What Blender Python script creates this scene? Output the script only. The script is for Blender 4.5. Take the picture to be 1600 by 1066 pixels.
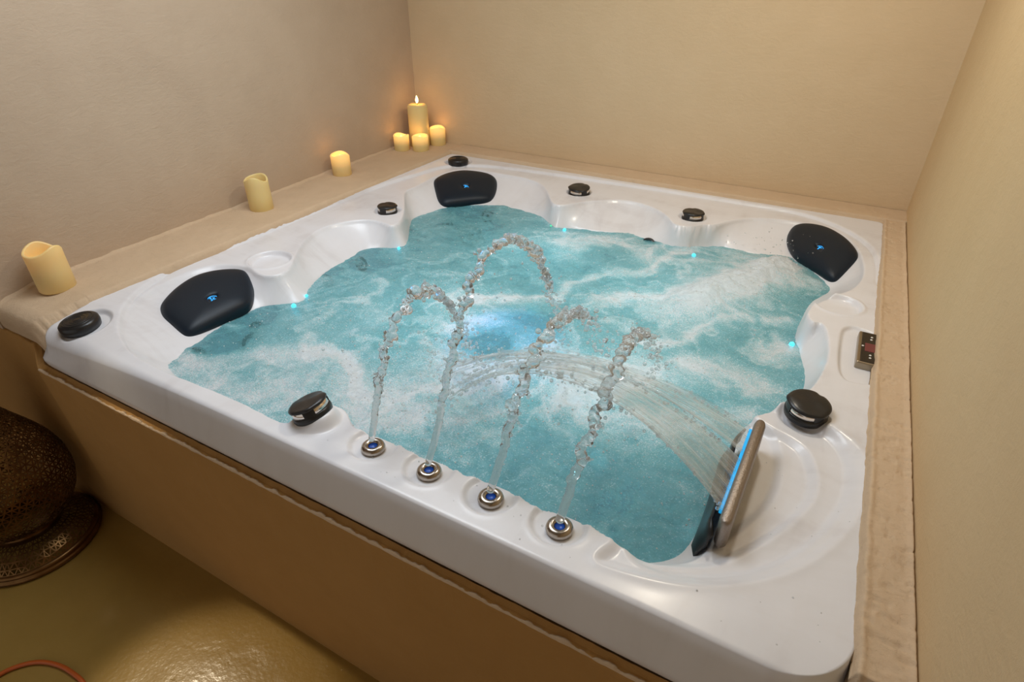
import bpy, bmesh, math, random
import numpy as np
from mathutils import Vector, Matrix
random.seed(7)
rng = np.random.default_rng(7)
S = bpy.context.scene
for o in list(bpy.data.objects):
    bpy.data.objects.remove(o)

# ------------------------------------------------------------------ camera
cam_data = bpy.data.cameras.new('camera')
cam = bpy.data.objects.new('camera', cam_data)
S.collection.objects.link(cam)
cam_data.sensor_width = 36.0
cam_data.lens = 919.63 * 36.0 / 1600.0
cam_data.clip_start = 0.02
cam.matrix_world = Matrix(((0.87374, -0.26298, 0.40918, 1.9779),
                           (0.48639, 0.46673, -0.73864, -0.6247),
                           (0.00327, 0.84440, 0.53570, 0.9048),
                           (0, 0, 0, 1)))
S.camera = cam

# ------------------------------------------------------------------ world, lamps, exposure
world = bpy.data.worlds.new('world')
S.world = world
world.use_nodes = True
world.node_tree.nodes['Background'].inputs[0].default_value = (1.0, 0.95, 0.90, 1)
world.node_tree.nodes['Background'].inputs[1].default_value = 0.50
S.view_settings.view_transform = 'Standard'
S.view_settings.look = 'None'
S.view_settings.exposure = 0.0
S.view_settings.gamma = 1.0
S.view_settings.use_curve_mapping = False
S.cycles.use_denoising = True
S.cycles.max_bounces = 14
S.cycles.diffuse_bounces = 5
S.cycles.glossy_bounces = 5
S.cycles.transmission_bounces = 10
S.cycles.transparent_max_bounces = 14
S.cycles.sample_clamp_indirect = 6.0


def lamp(name, kind, loc, energy, color, target=None, size=0.3, size_y=None, spot=None):
    d = bpy.data.lights.new(name, kind)
    d.energy = energy
    d.color = color
    if kind == 'AREA':
        d.shape = 'RECTANGLE' if size_y else 'DISK'
        d.size = size
        if size_y:
            d.size_y = size_y
    else:
        d.shadow_soft_size = size
    if spot:
        d.spot_size = spot
        d.spot_blend = 0.6
    o = bpy.data.objects.new(name, d)
    S.collection.objects.link(o)
    o.location = loc
    if target is not None:
        o.rotation_euler = (Vector(target) - Vector(loc)).to_track_quat('-Z', 'Y').to_euler()
    return o


# the room's ceiling fittings: a broad soft panel over the tub and two downlights, and one warm lamp by the entrance
lamp('ceiling_panel_lamp', 'AREA', (0.70, 0.62, 1.70), 24, (0.86, 0.93, 1.0), (0.70, 0.62, 0), 1.1)
lamp('ceiling_downlight_lamp', 'AREA', (1.70, 1.35, 1.70), 11, (1.0, 0.90, 0.74), (1.70, 1.45, 0), 0.2)
lamp('entrance_lamp', 'SPOT', (-0.66, -0.06, 1.60), 150, (1.0, 0.84, 0.6), (0.86, -0.36, -0.87), 0.03, None, 0.30)

# ------------------------------------------------------------------ measured outlines of the moulded shell (metres, tub corner at the origin)
TOP = [[0.828, 0.051], [0.679, 0.047], [0.559, 0.043], [0.446, 0.049], [0.368, 0.059], [0.287, 0.087], [0.22, 0.119], [0.166, 0.162], [0.111, 0.217], [0.071, 0.286], [0.054, 0.356], [0.049, 0.433], [0.052, 0.507], [0.089, 0.572], [0.159, 0.605], [0.225, 0.605], [0.277, 0.586], [0.321, 0.587], [0.35, 0.609], [0.349, 0.657], [0.317, 0.714], [0.275, 0.769], [0.229, 0.826], [0.189, 0.899], [0.164, 0.979], [0.163, 1.053], [0.198, 1.124], [0.236, 1.172], [0.296, 1.197], [0.356, 1.188], [0.403, 1.172], [0.406, 1.216], [0.379, 1.28], [0.327, 1.361], [0.252, 1.457], [0.18, 1.545], [0.166, 1.587], [0.171, 1.653], [0.159, 1.743], [0.153, 1.853], [0.164, 1.959], [0.204, 2.016], [0.294, 2.054], [0.384, 2.05], [0.474, 2.049], [0.55, 2.048], [0.625, 2.033], [0.691, 1.997], [0.758, 1.919], [0.821, 1.824], [0.861, 1.763], [0.897, 1.754], [0.926, 1.775], [0.946, 1.802], [0.975, 1.854], [1.013, 1.891], [1.096, 1.963], [1.19, 1.981], [1.295, 1.941], [1.371, 1.871], [1.417, 1.791], [1.44, 1.778], [1.467, 1.777], [1.514, 1.803], [1.542, 1.844], [1.577, 1.852], [1.622, 1.941], [1.687, 2.019], [1.76, 2.056], [1.826, 2.075], [1.892, 2.078], [1.963, 2.075], [2.026, 2.052], [2.085, 1.982], [2.129, 1.874], [2.152, 1.739], [2.154, 1.618], [2.135, 1.516], [2.103, 1.449], [2.064, 1.411], [2.03, 1.356], [2.013, 1.291], [2.009, 1.222], [2.028, 1.183], [2.053, 1.197], [2.072, 1.16], [2.087, 1.066], [2.09, 0.988], [2.078, 0.88], [2.062, 0.81], [2.039, 0.772], [2.016, 0.738], [1.994, 0.705], [1.965, 0.674], [1.951, 0.649], [1.95, 0.618], [1.952, 0.565], [1.952, 0.486], [1.951, 0.285], [1.95, 0.225], [1.943, 0.195], [1.925, 0.167], [1.892, 0.143], [1.846, 0.115], [1.812, 0.108], [1.778, 0.113], [1.758, 0.117], [1.733, 0.126], [1.705, 0.13], [1.678, 0.129], [1.649, 0.125], [1.624, 0.112], [1.599, 0.116], [1.575, 0.126], [1.551, 0.133], [1.513, 0.134], [1.477, 0.126], [1.458, 0.114], [1.432, 0.121], [1.403, 0.129], [1.378, 0.131], [1.342, 0.126], [1.31, 0.115], [1.275, 0.125], [1.237, 0.131], [1.192, 0.128], [1.158, 0.119], [1.14, 0.12], [1.119, 0.134], [1.091, 0.154], [1.062, 0.163], [1.029, 0.16], [1.006, 0.141], [0.995, 0.109], [0.998, 0.078], [1.007, 0.051], [0.981, 0.042]]
WAT = [[0.382, 0.124], [0.369, 0.174], [0.364, 0.233], [0.351, 0.312], [0.337, 0.397], [0.331, 0.467], [0.339, 0.529], [0.387, 0.572], [0.419, 0.601], [0.428, 0.622], [0.42, 0.657], [0.393, 0.687], [0.341, 0.778], [0.327, 0.888], [0.327, 0.999], [0.311, 1.088], [0.382, 1.136], [0.457, 1.186], [0.42, 1.253], [0.34, 1.361], [0.284, 1.449], [0.269, 1.508], [0.294, 1.603], [0.357, 1.718], [0.45, 1.797], [0.538, 1.837], [0.669, 1.837], [0.789, 1.794], [0.878, 1.73], [0.911, 1.703], [0.927, 1.717], [0.974, 1.748], [1.076, 1.761], [1.223, 1.8], [1.331, 1.786], [1.437, 1.765], [1.501, 1.782], [1.514, 1.808], [1.603, 1.867], [1.686, 1.852], [1.814, 1.856], [1.894, 1.858], [1.943, 1.809], [2.021, 1.728], [2.061, 1.677], [2.065, 1.631], [2.036, 1.564], [2.014, 1.512], [2.002, 1.41], [1.991, 1.232], [2.017, 1.159], [2.042, 1.05], [2.057, 0.95], [2.045, 0.9], [2.01, 0.82], [1.965, 0.74], [1.935, 0.69], [1.922, 0.6], [1.918, 0.3], [1.908, 0.232], [1.885, 0.195], [1.845, 0.165], [1.79, 0.148], [1.812, 0.14], [1.778, 0.145], [1.758, 0.149], [1.733, 0.158], [1.705, 0.162], [1.678, 0.161], [1.649, 0.157], [1.624, 0.144], [1.599, 0.148], [1.575, 0.158], [1.551, 0.165], [1.513, 0.166], [1.477, 0.158], [1.458, 0.146], [1.432, 0.153], [1.403, 0.161], [1.378, 0.163], [1.342, 0.158], [1.31, 0.147], [1.275, 0.157], [1.237, 0.163], [1.192, 0.16], [1.158, 0.151], [1.14, 0.152], [1.119, 0.166], [1.091, 0.186], [1.062, 0.195], [1.029, 0.192], [1.006, 0.173], [0.995, 0.141], [0.998, 0.11], [1.007, 0.083], [0.981, 0.074], [0.828, 0.083], [0.679, 0.079]]
LIP = [[0.368, 0.059], [0.287, 0.087], [0.22, 0.119], [0.166, 0.162], [0.105, 0.219], [0.055, 0.292], [0.028, 0.364], [-0.004, 0.451], [-0.008, 0.549], [0.012, 0.696], [0.006, 1.169], [0.02, 1.591], [0.071, 1.819], [0.096, 1.968], [0.172, 2.054], [0.308, 2.117], [0.554, 2.148], [0.9, 2.165], [1.271, 2.178], [1.572, 2.179], [1.763, 2.178], [1.903, 2.164], [2.036, 2.083], [2.127, 1.976], [2.175, 1.873], [2.196, 1.72], [2.197, 1.518], [2.26, 1.7], [2.6, 1.6], [2.6, -0.8], [0.8, -0.8], [0.45, 0.0], [0.3, 0.02]]
ARCS = [[[[1.963, 0.65], [2.006, 0.63], [2.033, 0.585], [2.048, 0.493], [2.043, 0.4], [2.001, 0.296], [1.961, 0.225], [1.941, 0.182], [1.904, 0.142], [1.848, 0.11], [1.8, 0.13], [1.8, 0.75]], 0.01], [[[1.982, 0.644], [2.042, 0.626], [2.086, 0.6], [2.116, 0.518], [2.116, 0.441], [2.083, 0.347], [2.027, 0.247], [1.975, 0.175], [1.909, 0.127], [1.844, 0.102], [1.8, 0.13], [1.8, 0.75]], 0.013], [[[2.099, 0.682], [2.135, 0.668], [2.175, 0.606], [2.184, 0.517], [2.173, 0.426], [2.136, 0.324], [2.085, 0.234], [2.025, 0.166], [1.957, 0.116], [1.896, 0.089], [1.832, 0.086], [1.8, 0.13], [1.8, 0.75], [2.06, 0.715]], 0.013], [[[2.192, 0.645], [2.201, 0.514], [2.192, 0.41], [2.16, 0.318], [2.112, 0.233], [2.057, 0.167], [1.987, 0.108], [1.913, 0.072], [1.815, 0.05], [1.766, 0.049], [1.8, 0.13], [1.8, 0.75], [2.06, 0.715]], 0.011]]
PANEL = [[2.145, 1.227], [2.118, 1.203], [2.11, 1.164], [2.114, 0.987], [2.125, 0.923], [2.149, 0.897], [2.24, 0.93], [2.24, 1.19]]
DISHES = [[0.2649, 1.3165, 0.062, 0.009], [0.9076, 1.9706, 0.062, 0.009], [1.473, 1.9105, 0.062, 0.009], [2.0631, 0.7149, 0.062, 0.009], [1.222, 0.098, 0.06, 0.0105], [1.3757, 0.098, 0.06, 0.0105], [1.5294, 0.098, 0.06, 0.0105], [1.6831, 0.098, 0.06, 0.0105], [0.226, 0.688, 0.078, 0.014], [2.091, 1.35, 0.072, 0.014], [0.1041, 0.09, 0.075, 0.012], [0.1318, 2.0884, 0.075, 0.012]]
KNOBS = {'front': [1.04, 0.096], 'left': [0.265, 1.317], 'back1': [0.908, 1.971], 'back2': [1.473, 1.911], 'right': [2.063, 0.715]}
CAPS = [[0.092, 0.08], [0.132, 2.088]]
CUSHIONS = [[[0.151, 0.287, -0.049], [0.134, 0.305, -0.043], [0.113, 0.35, -0.035], [0.098, 0.404, -0.027], [0.093, 0.469, -0.021], [0.112, 0.525, -0.021], [0.14, 0.569, -0.025], [0.176, 0.602, -0.031], [0.209, 0.6, -0.039], [0.258, 0.574, -0.053], [0.302, 0.538, -0.066], [0.337, 0.491, -0.078], [0.34, 0.45, -0.082], [0.333, 0.371, -0.086], [0.326, 0.285, -0.091], [0.314, 0.256, -0.09], [0.29, 0.253, -0.085], [0.237, 0.261, -0.071], [0.188, 0.267, -0.059]], [[0.168, 1.793, -0.034], [0.159, 1.833, -0.024], [0.18, 1.903, -0.014], [0.225, 1.971, -0.01], [0.289, 2.012, -0.015], [0.363, 2.038, -0.025], [0.409, 2.026, -0.037], [0.441, 1.99, -0.052], [0.472, 1.923, -0.072], [0.487, 1.86, -0.088], [0.475, 1.822, -0.093], [0.413, 1.765, -0.092], [0.349, 1.69, -0.093], [0.316, 1.666, -0.091], [0.276, 1.68, -0.08], [0.216, 1.741, -0.055]], [[1.864, 1.96, -0.07], [1.858, 2.013, -0.056], [1.868, 2.065, -0.037], [1.893, 2.081, -0.025], [1.942, 2.071, -0.013], [2.007, 2.032, -0.005], [2.07, 1.962, -0.007], [2.113, 1.891, -0.015], [2.133, 1.838, -0.025], [2.132, 1.804, -0.036], [2.113, 1.761, -0.054], [2.085, 1.698, -0.082], [2.07, 1.692, -0.088], [2.047, 1.708, -0.09], [2.007, 1.757, -0.088], [1.955, 1.808, -0.088], [1.911, 1.857, -0.087], [1.879, 1.915, -0.079]]]
EMBLEMS = [[0.255, 0.411, -0.064], [0.342, 1.83, -0.063], [1.999, 1.865, -0.058]]
JETS = [[0.358, 1.636, 0.022], [0.499, 1.788, 0.024], [0.458, 1.686, 0.045], [0.418, 1.674, 0.02], [0.506, 1.698, 0.02], [0.343, 1.027, 0.024], [0.351, 0.825, 0.02], [0.365, 0.468, 0.022], [0.378, 0.232, 0.024], [0.389, 0.42, 0.03], [0.419, 0.927, 0.03], [2.002, 1.706, 0.024], [1.936, 1.774, 0.02], [1.332, 1.769, 0.03], [0.422, 0.263, 0.04]]
LEDS = [[0.437, 0.581], [0.419, 0.659], [0.442, 1.159], [0.963, 1.694], [0.889, 1.706], [1.546, 1.702], [1.992, 1.172]]
FOAM = [[[[1.861, 1.709], [1.811, 1.584], [1.758, 1.493], [1.693, 1.37], [1.651, 1.264]], 0.1, 1.0], [[[1.538, 1.255], [1.578, 1.362], [1.462, 1.268], [1.395, 1.185]], 0.06, 0.7], [[[1.081, 1.555], [1.175, 1.689], [1.307, 1.644], [1.365, 1.639]], 0.05, 0.6], [[[0.96, 0.928], [1.061, 1.03], [1.173, 1.116], [1.175, 1.224], [1.233, 1.334], [1.348, 1.451], [1.454, 1.616], [1.534, 1.812]], 0.03, 0.45], [[[1.141, 0.57], [1.241, 0.626], [1.349, 0.668], [1.456, 0.709], [1.566, 0.734]], 0.09, 0.95], [[[0.94, 0.346], [1.085, 0.393], [1.162, 0.471], [1.258, 0.525]], 0.09, 0.6], [[[0.716, 0.369], [0.758, 0.434], [0.843, 0.441], [0.935, 0.379]], 0.035, 0.85], [[[0.438, 0.136], [0.492, 0.204], [0.58, 0.293], [0.682, 0.35]], 0.06, 0.5], [[[0.574, 0.14], [0.71, 0.182], [0.796, 0.265]], 0.07, 0.5], [[[1.563, 0.972], [1.696, 1.092], [1.806, 1.25], [1.958, 1.335]], 0.035, 0.4], [[[1.71, 0.89], [1.842, 0.889], [1.945, 0.911]], 0.07, 0.55], [[[1.98, 1.164], [1.93, 1.115]], 0.04, 0.6], [[[1.505, 0.596], [1.618, 0.595], [1.754, 0.611]], 0.09, 0.5], [[[1.004, 0.703], [1.108, 0.856], [1.276, 0.811]], 0.04, 0.5], [[[1.318, 0.426], [1.258, 0.332], [1.154, 0.304]], 0.09, 0.4], [[[1.822, 0.437], [1.885, 0.426]], 0.03, 0.4], [[[1.859, 0.731], [1.925, 0.737]], 0.05, 0.5]]
CANDLES = [[-0.16, 0.16, 0.0526, 0.138], [-0.174, 1.009, 0.0488, 0.138], [-0.221, 1.561, 0.0466, 0.105], [-0.26, 2.098, 0.0439, 0.086], [-0.16, 2.142, 0.0456, 0.085], [-0.227, 2.226, 0.0578, 0.232], [-0.147, 2.296, 0.0452, 0.102]]

ZW=-0.10
def chaikin(P,n=2):
    P=np.asarray(P,float)
    for _ in range(n):
        Q=np.roll(P,-1,0)
        P=np.stack([.75*P+.25*Q,.25*P+.75*Q],1).reshape(-1,2)
    return P
def sstep(a,b,x):
    t=np.clip((x-a)/(b-a),0,1)
    return t*t*(3-2*t)
def pdist(X,Y,P,closed=True):
    """distance from points to a polyline, and the even-odd inside test"""
    X=np.asarray(X,float).ravel();Y=np.asarray(Y,float).ravel()
    best=np.full(X.shape,1e9);ins=np.zeros(X.shape,bool)
    n=len(P)
    for i in range(n if closed else n-1):
        ax,ay=P[i];bx,by=P[(i+1)%n]
        dx,dy=bx-ax,by-ay;L=dx*dx+dy*dy+1e-12
        t=np.clip(((X-ax)*dx+(Y-ay)*dy)/L,0,1)
        ex=X-ax-t*dx;ey=Y-ay-t*dy
        np.minimum(best,ex*ex+ey*ey,out=best)
        if closed and ay!=by:
            c=((ay>Y)!=(by>Y))&(X<(bx-ax)*(Y-ay)/(by-ay)+ax)
            ins^=c
    return np.sqrt(best),ins
def droop(X,Y):
    D=np.exp(-(np.maximum(X,0)/.42)**1.6)
    lin=np.clip((.17-Y)/.17,0,1.1)
    r=.014+.042*D
    d=np.clip(r-np.maximum(Y+0.004,0),0,r)
    fil=r-np.sqrt(np.maximum(r*r-d*d,1e-9))
    return .03*D*lin+fil*.95
def height(X,Y,G):
    """top surface of the moulded shell: deck, basin, dishes, steps"""
    sh=np.shape(X);x=np.asarray(X,float).ravel();y=np.asarray(Y,float).ravel()
    z=-droop(x,y)
    d,ins=pdist(x,y,G['lip']);s=np.where(ins,d,-d)
    z-=.011*sstep(-.004,.005,s)*sstep(.05,.20,y)
    z-=.004*np.exp(-(s/.007)**2)*sstep(.05,.20,y)
    for arc,amp in G['arcs']:
        d,ins=pdist(x,y,arc);s=np.where(ins,d,-d)
        z-=amp*sstep(-.006,.022,s)
        z+=amp*.16*np.exp(-(s/.014)**2)
    for cx,cy,r,dep in G['dishes']:
        rr=np.hypot(x-cx,y-cy)
        z-=dep*(1-sstep(r-.013,r+.001,rr))
        z+=dep*(.30 if dep>.0125 else .06)*np.exp(-((rr-r-.001)/.007)**2)
    dp,ip=pdist(x,y,G['panel']);z-=.010*sstep(-.004,.008,np.where(ip,dp,-dp))
    cx,cy=G['nub'];rr=np.hypot((x-cx)/1.15,y-cy)
    z+=np.clip(.012+.40*(x-cx)+.1*(y-cy),0,.034)*(1-sstep(.040,.062,rr))
    m=(x>G['bb'][0])&(x<G['bb'][1])&(y>G['bb'][2])&(y<G['bb'][3])
    dt,it=pdist(x[m],y[m],G['top']);dw,iw=pdist(x[m],y[m],G['wat'])
    t=np.where(it,np.where(iw,1,dt/(dt+dw+1e-9)),0)
    g=np.maximum(t,1e-6)**.72*sstep(-.02,.07,t)
    zb=z[m]
    bas=zb*(1-g)+ZW*g
    bas=np.where(iw,ZW-.015-.42*(1-np.exp(-dw/.28))+.015*np.exp(-dw/.03),bas)
    zz=np.where(it,bas,zb);z[m]=zz
    return z.reshape(sh)

# ------------------------------------------------------------------ helpers
def new_obj(name, verts, faces, mat=None, parent=None, smooth=True):
    me = bpy.data.meshes.new(name)
    me.from_pydata([tuple(v) for v in verts], [], [tuple(f) for f in faces])
    me.validate()
    me.update()
    if smooth:
        me.polygons.foreach_set('use_smooth', [True] * len(me.polygons))
    if mat:
        me.materials.append(mat)
    o = bpy.data.objects.new(name, me)
    S.collection.objects.link(o)
    if parent:
        o.parent = parent
    return o


def bm_obj(name, bm, mat=None, parent=None, smooth=True):
    bmesh.ops.recalc_face_normals(bm, faces=bm.faces)
    me = bpy.data.meshes.new(name)
    bm.to_mesh(me)
    bm.free()
    if smooth:
        me.polygons.foreach_set('use_smooth', [True] * len(me.polygons))
    if mat:
        me.materials.append(mat)
    o = bpy.data.objects.new(name, me)
    S.collection.objects.link(o)
    if parent:
        o.parent = parent
    return o


def grid_obj(name, X, Y, Z, mat, parent=None, keep=None):
    """regular grid of points; faces only where keep (per cell) is true"""
    n, m = X.shape
    co = np.stack([X, Y, Z], -1).reshape(-1, 3)
    i = np.arange(n * m).reshape(n, m)
    q = np.stack([i[:-1, :-1], i[:-1, 1:], i[1:, 1:], i[1:, :-1]], -1).reshape(-1, 4)
    if keep is not None:
        q = q[keep.ravel()]
        used = np.unique(q)
        re = np.full(n * m, -1)
        re[used] = np.arange(len(used))
        q = re[q]
        co = co[used]
    else:
        used = None
    me = bpy.data.meshes.new(name)
    me.vertices.add(len(co))
    me.vertices.foreach_set('co', co.ravel())
    me.loops.add(q.size)
    me.loops.foreach_set('vertex_index', q.ravel().astype(np.int32))
    me.polygons.add(len(q))
    me.polygons.foreach_set('loop_start', (np.arange(len(q)) * 4).astype(np.int32))
    me.polygons.foreach_set('use_smooth', np.ones(len(q), bool))
    me.update(calc_edges=True)
    me.validate()
    if mat:
        me.materials.append(mat)
    o = bpy.data.objects.new(name, me)
    S.collection.objects.link(o)
    if parent:
        o.parent = parent
    return o, used


def empty(name, loc, label=None, cat=None, group=None):
    o = bpy.data.objects.new(name, None)
    S.collection.objects.link(o)
    o.location = loc
    tag(o, label, cat, group)
    return o


def tag(o, label=None, cat=None, group=None, kind=None):
    if label:
        o['label'] = label
    if cat:
        o['category'] = cat
    if group:
        o['group'] = group
    if kind:
        o['kind'] = kind
    return o


def lathe(profile, seg=48, wob=None):
    """profile: list of (r, z); wob(theta, k) may shift z of row k. Returns verts, faces"""
    v, f = [], []
    for k, (r, z) in enumerate(profile):
        for a in range(seg):
            th = 2 * math.pi * a / seg
            dz = wob(th, k) if wob else 0
            v.append((r * math.cos(th), r * math.sin(th), z + dz))
    for k in range(len(profile) - 1):
        for a in range(seg):
            b = (a + 1) % seg
            f.append((k * seg + a, k * seg + b, (k + 1) * seg + b, (k + 1) * seg + a))
    return v, f


def lathe_obj(name, profile, mat, parent=None, seg=48, wob=None, loc=None, cap=True):
    v, f = lathe(profile, seg, wob)
    n = len(profile)
    if cap:
        if profile[0][0] > 1e-5:
            f.append(tuple(range(seg - 1, -1, -1)))
        if profile[-1][0] > 1e-5:
            f.append(tuple(range((n - 1) * seg, n * seg)))
    o = new_obj(name, v, f, mat, parent)
    if loc is not None:
        o.location = loc
    return o


def box_bm(bm, lo, hi, bev=0.0, seg=2):
    r = bmesh.ops.create_cube(bm, size=1.0)
    for q in r['verts']:
        q.co = Vector([(lo[i] + hi[i]) / 2 + q.co[i] * (hi[i] - lo[i]) for i in range(3)])
    if bev:
        es = list({e for q in r['verts'] for e in q.link_edges})
        bmesh.ops.bevel(bm, geom=es, offset=bev, segments=seg, affect='EDGES', profile=0.5)


def tube(points, radii, seg=12):
    pts = [Vector(q) for q in points]
    v, f = [], []
    up = Vector((0, 0, 1))
    for k, q in enumerate(pts):
        t = (pts[min(k + 1, len(pts) - 1)] - pts[max(k - 1, 0)]).normalized()
        a = t.cross(up)
        if a.length < 1e-3:
            a = Vector((1, 0, 0))
        a.normalize()
        b = t.cross(a)
        r = float(radii[k] if hasattr(radii, '__len__') else radii)
        for s in range(seg):
            th = 2 * math.pi * s / seg
            v.append(q + r * (a * math.cos(th) + b * math.sin(th)))
    for k in range(len(pts) - 1):
        for s in range(seg):
            s2 = (s + 1) % seg
            f.append((k * seg + s, k * seg + s2, (k + 1) * seg + s2, (k + 1) * seg + s))
    f.append(tuple(range(seg - 1, -1, -1)))
    f.append(tuple(range((len(pts) - 1) * seg, len(pts) * seg)))
    return v, f


def catmull(P, n):
    P = np.asarray(P, float)
    Q = np.vstack([2 * P[0] - P[1], P, 2 * P[-1] - P[-2]])
    out = []
    for u in np.linspace(0, len(P) - 1 - 1e-6, n):
        i = int(u)
        t = u - i
        a, b, c, d = Q[i:i + 4]
        out.append(.5 * (2 * b + (c - a) * t + (2 * a - 5 * b + 4 * c - d) * t * t + (3 * b - a - 3 * c + d) * t ** 3))
    return np.array(out)


_tab = rng.random((256, 256))


def vnoise(x, y):
    xi = np.floor(x).astype(int)
    yi = np.floor(y).astype(int)
    fx = x - xi
    fy = y - yi
    fx = fx * fx * (3 - 2 * fx)
    fy = fy * fy * (3 - 2 * fy)
    g = lambda a, b: _tab[a & 255, b & 255]
    return (g(xi, yi) * (1 - fx) + g(xi + 1, yi) * fx) * (1 - fy) + (g(xi, yi + 1) * (1 - fx) + g(xi + 1, yi + 1) * fx) * fy


def fbm(x, y, o=4):
    s, a, t = 0, .5, 0
    for k in range(o):
        s = s + a * vnoise(x * 2 ** k + 17.3 * k, y * 2 ** k + 31.7 * k)
        t += a
        a *= .5
    return s / t


# ------------------------------------------------------------------ materials
class M:
    def __init__(s, name):
        s.m = bpy.data.materials.new(name)
        s.m.use_nodes = True
        s.t = s.m.node_tree
        s.b = s.t.nodes['Principled BSDF']
        s.out = s.t.nodes['Material Output']
        s._c = None

    def n(s, kind, **kw):
        q = s.t.nodes.new('ShaderNode' + kind)
        for k, v in kw.items():
            if k.startswith('i_'):
                key = k[2:]
                q.inputs[int(key) if key.isdigit() else key.replace('_', ' ')].default_value = v
            else:
                setattr(q, k, v)
        return q

    def l(s, a, b):
        s.t.links.new(a, b)

    def coord(s):
        if not s._c:
            s._c = s.n('TexCoord')
        return s._c.outputs['Object']

    def set(s, **kw):
        for k, v in kw.items():
            s.b.inputs[k.replace('_', ' ')].default_value = v
        return s

    def noise(s, scale, detail=4, rough=.55, stretch=None, dist=0.0):
        q = s.n('TexNoise')
        q.inputs['Scale'].default_value = scale
        q.inputs['Detail'].default_value = detail
        q.inputs['Roughness'].default_value = rough
        q.inputs['Distortion'].default_value = dist
        if stretch:
            mp = s.n('Mapping')
            mp.inputs['Scale'].default_value = stretch
            s.l(s.coord(), mp.inputs[0])
            s.l(mp.outputs[0], q.inputs['Vector'])
        else:
            s.l(s.coord(), q.inputs['Vector'])
        return q.outputs['Fac']

    def ramp(s, fac, stops):
        q = s.n('ValToRGB')
        e = q.color_ramp.elements
        while len(e) < len(stops):
            e.new(.5)
        for el, (p, c) in zip(e, stops):
            el.position = p
            el.color = (c[0], c[1], c[2], 1) if hasattr(c, '__len__') else (c, c, c, 1)
        s.l(fac, q.inputs[0])
        return q.outputs[0]

    def math(s, op, a, b=None, c=None):
        q = s.n('Math', operation=op)
        for i, x in enumerate((a, b, c)):
            if x is None:
                continue
            if hasattr(x, 'is_linked') or hasattr(x, 'links'):
                s.l(x, q.inputs[i])
            else:
                q.inputs[i].default_value = x
        return q.outputs[0]

    def bump(s, h, strength=.3, dist=.01, prev=None):
        q = s.n('Bump')
        q.inputs['Strength'].default_value = strength
        q.inputs['Distance'].default_value = dist
        s.l(h, q.inputs['Height'])
        if prev:
            s.l(prev, q.inputs['Normal'])
        return q.outputs[0]


def plaster(name, c1, c2, rough_patch=0.0, crack=0.0, gain=1.0):
    s = M(name)
    big = s.noise(1.3, 3)
    mid = s.noise(9, 5, .6)
    fine = s.noise(150, 4, .6)
    trowel = s.noise(22, 6, .65, (1, 1, 2.2), .6)
    mix = s.math('ADD', s.math('MULTIPLY', big, .6), s.math('MULTIPLY', mid, .4))
    s.l(s.ramp(mix, [(.32, c1), (.68, c2)]), s.b.inputs['Base Color'])
    s.set(Roughness=.72)
    s.b.inputs['Specular IOR Level'].default_value = .25
    n = s.bump(fine, .12 * gain, .004)
    n = s.bump(trowel, .22 * gain, .010, n)
    if rough_patch:
        patch = s.ramp(s.noise(2.1, 2), [(.52, 0.0), (.66, 1.0)])
        cr = s.ramp(s.noise(55, 8, .72, (1, .8, 1.6), 1.4), [(.44, 0.0), (.58, 1.0)])
        n = s.bump(s.math('MULTIPLY', patch, cr), rough_patch, .005, n)
    if crack:
        cr = s.ramp(s.noise(55, 6, .7, (1, 1, 1), 2.0), [(.36, 0.0), (.44, 1.0)])
        n = s.bump(cr, crack, .003, n)
    s.l(n, s.b.inputs['Normal'])
    return s.m


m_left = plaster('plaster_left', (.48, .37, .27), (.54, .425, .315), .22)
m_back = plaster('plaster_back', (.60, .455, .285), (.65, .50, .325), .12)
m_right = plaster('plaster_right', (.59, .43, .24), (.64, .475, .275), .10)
m_ledge = plaster('plaster_ledge', (.55, .41, .27), (.63, .48, .33), .2, .35, 1.2)
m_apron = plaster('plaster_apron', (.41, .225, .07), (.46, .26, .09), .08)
m_ceil = plaster('plaster_ceiling', (.62, .54, .44), (.66, .58, .48))

s = M('epoxy_floor')
s.l(s.ramp(s.noise(2.2, 4), [(.35, (.28, .175, .04)), (.7, (.34, .22, .06))]), s.b.inputs['Base Color'])
s.set(Roughness=.19)
s.b.inputs['Coat Weight'].default_value = .8
s.b.inputs['Coat Roughness'].default_value = .13
n = s.bump(s.noise(70, 3, .5), .16, .004)
n = s.bump(s.noise(6, 2, .5), .18, .02, n)
n = s.bump(s.ramp(s.noise(9, 6, .8, (1, 2.4, 1), 2.0), [(.60, 0.0), (.68, 1.0)]), .25, .004, n)
s.l(n, s.b.inputs['Normal'])
m_floor = s.m

s = M('marbled_acrylic')
v1 = s.noise(1.6, 5, .6, (1.0, 2.6, .6), 1.4)
v2 = s.noise(5, 4, .6, (2.2, .8, .5), .8)
mixv = s.math('ADD', s.math('MULTIPLY', v1, .65), s.math('MULTIPLY', v2, .35))
s.l(s.ramp(mixv, [(.34, (.64, .63, .655)), (.47, (.73, .735, .77)), (.62, (.76, .77, .815))]), s.b.inputs['Base Color'])
s.set(Roughness=.30)
s.b.inputs['Coat Weight'].default_value = .12
s.b.inputs['Coat Roughness'].default_value = .12
m_shell = s.m


def plain(name, c, rough=.5, metal=0.0, spec=.5, bump=None):
    s = M(name)
    s.set(Base_Color=(*c, 1), Roughness=rough, Metallic=metal)
    s.b.inputs['Specular IOR Level'].default_value = spec
    if bump:
        s.l(s.bump(s.noise(bump[0], 3), bump[1], .002), s.b.inputs['Normal'])
    return s.m


def glow(name, c, strength):
    s = M(name)
    s.set(Base_Color=(*c, 1), Emission_Color=(*c, 1), Emission_Strength=strength, Roughness=.3)
    return s.m


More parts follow.
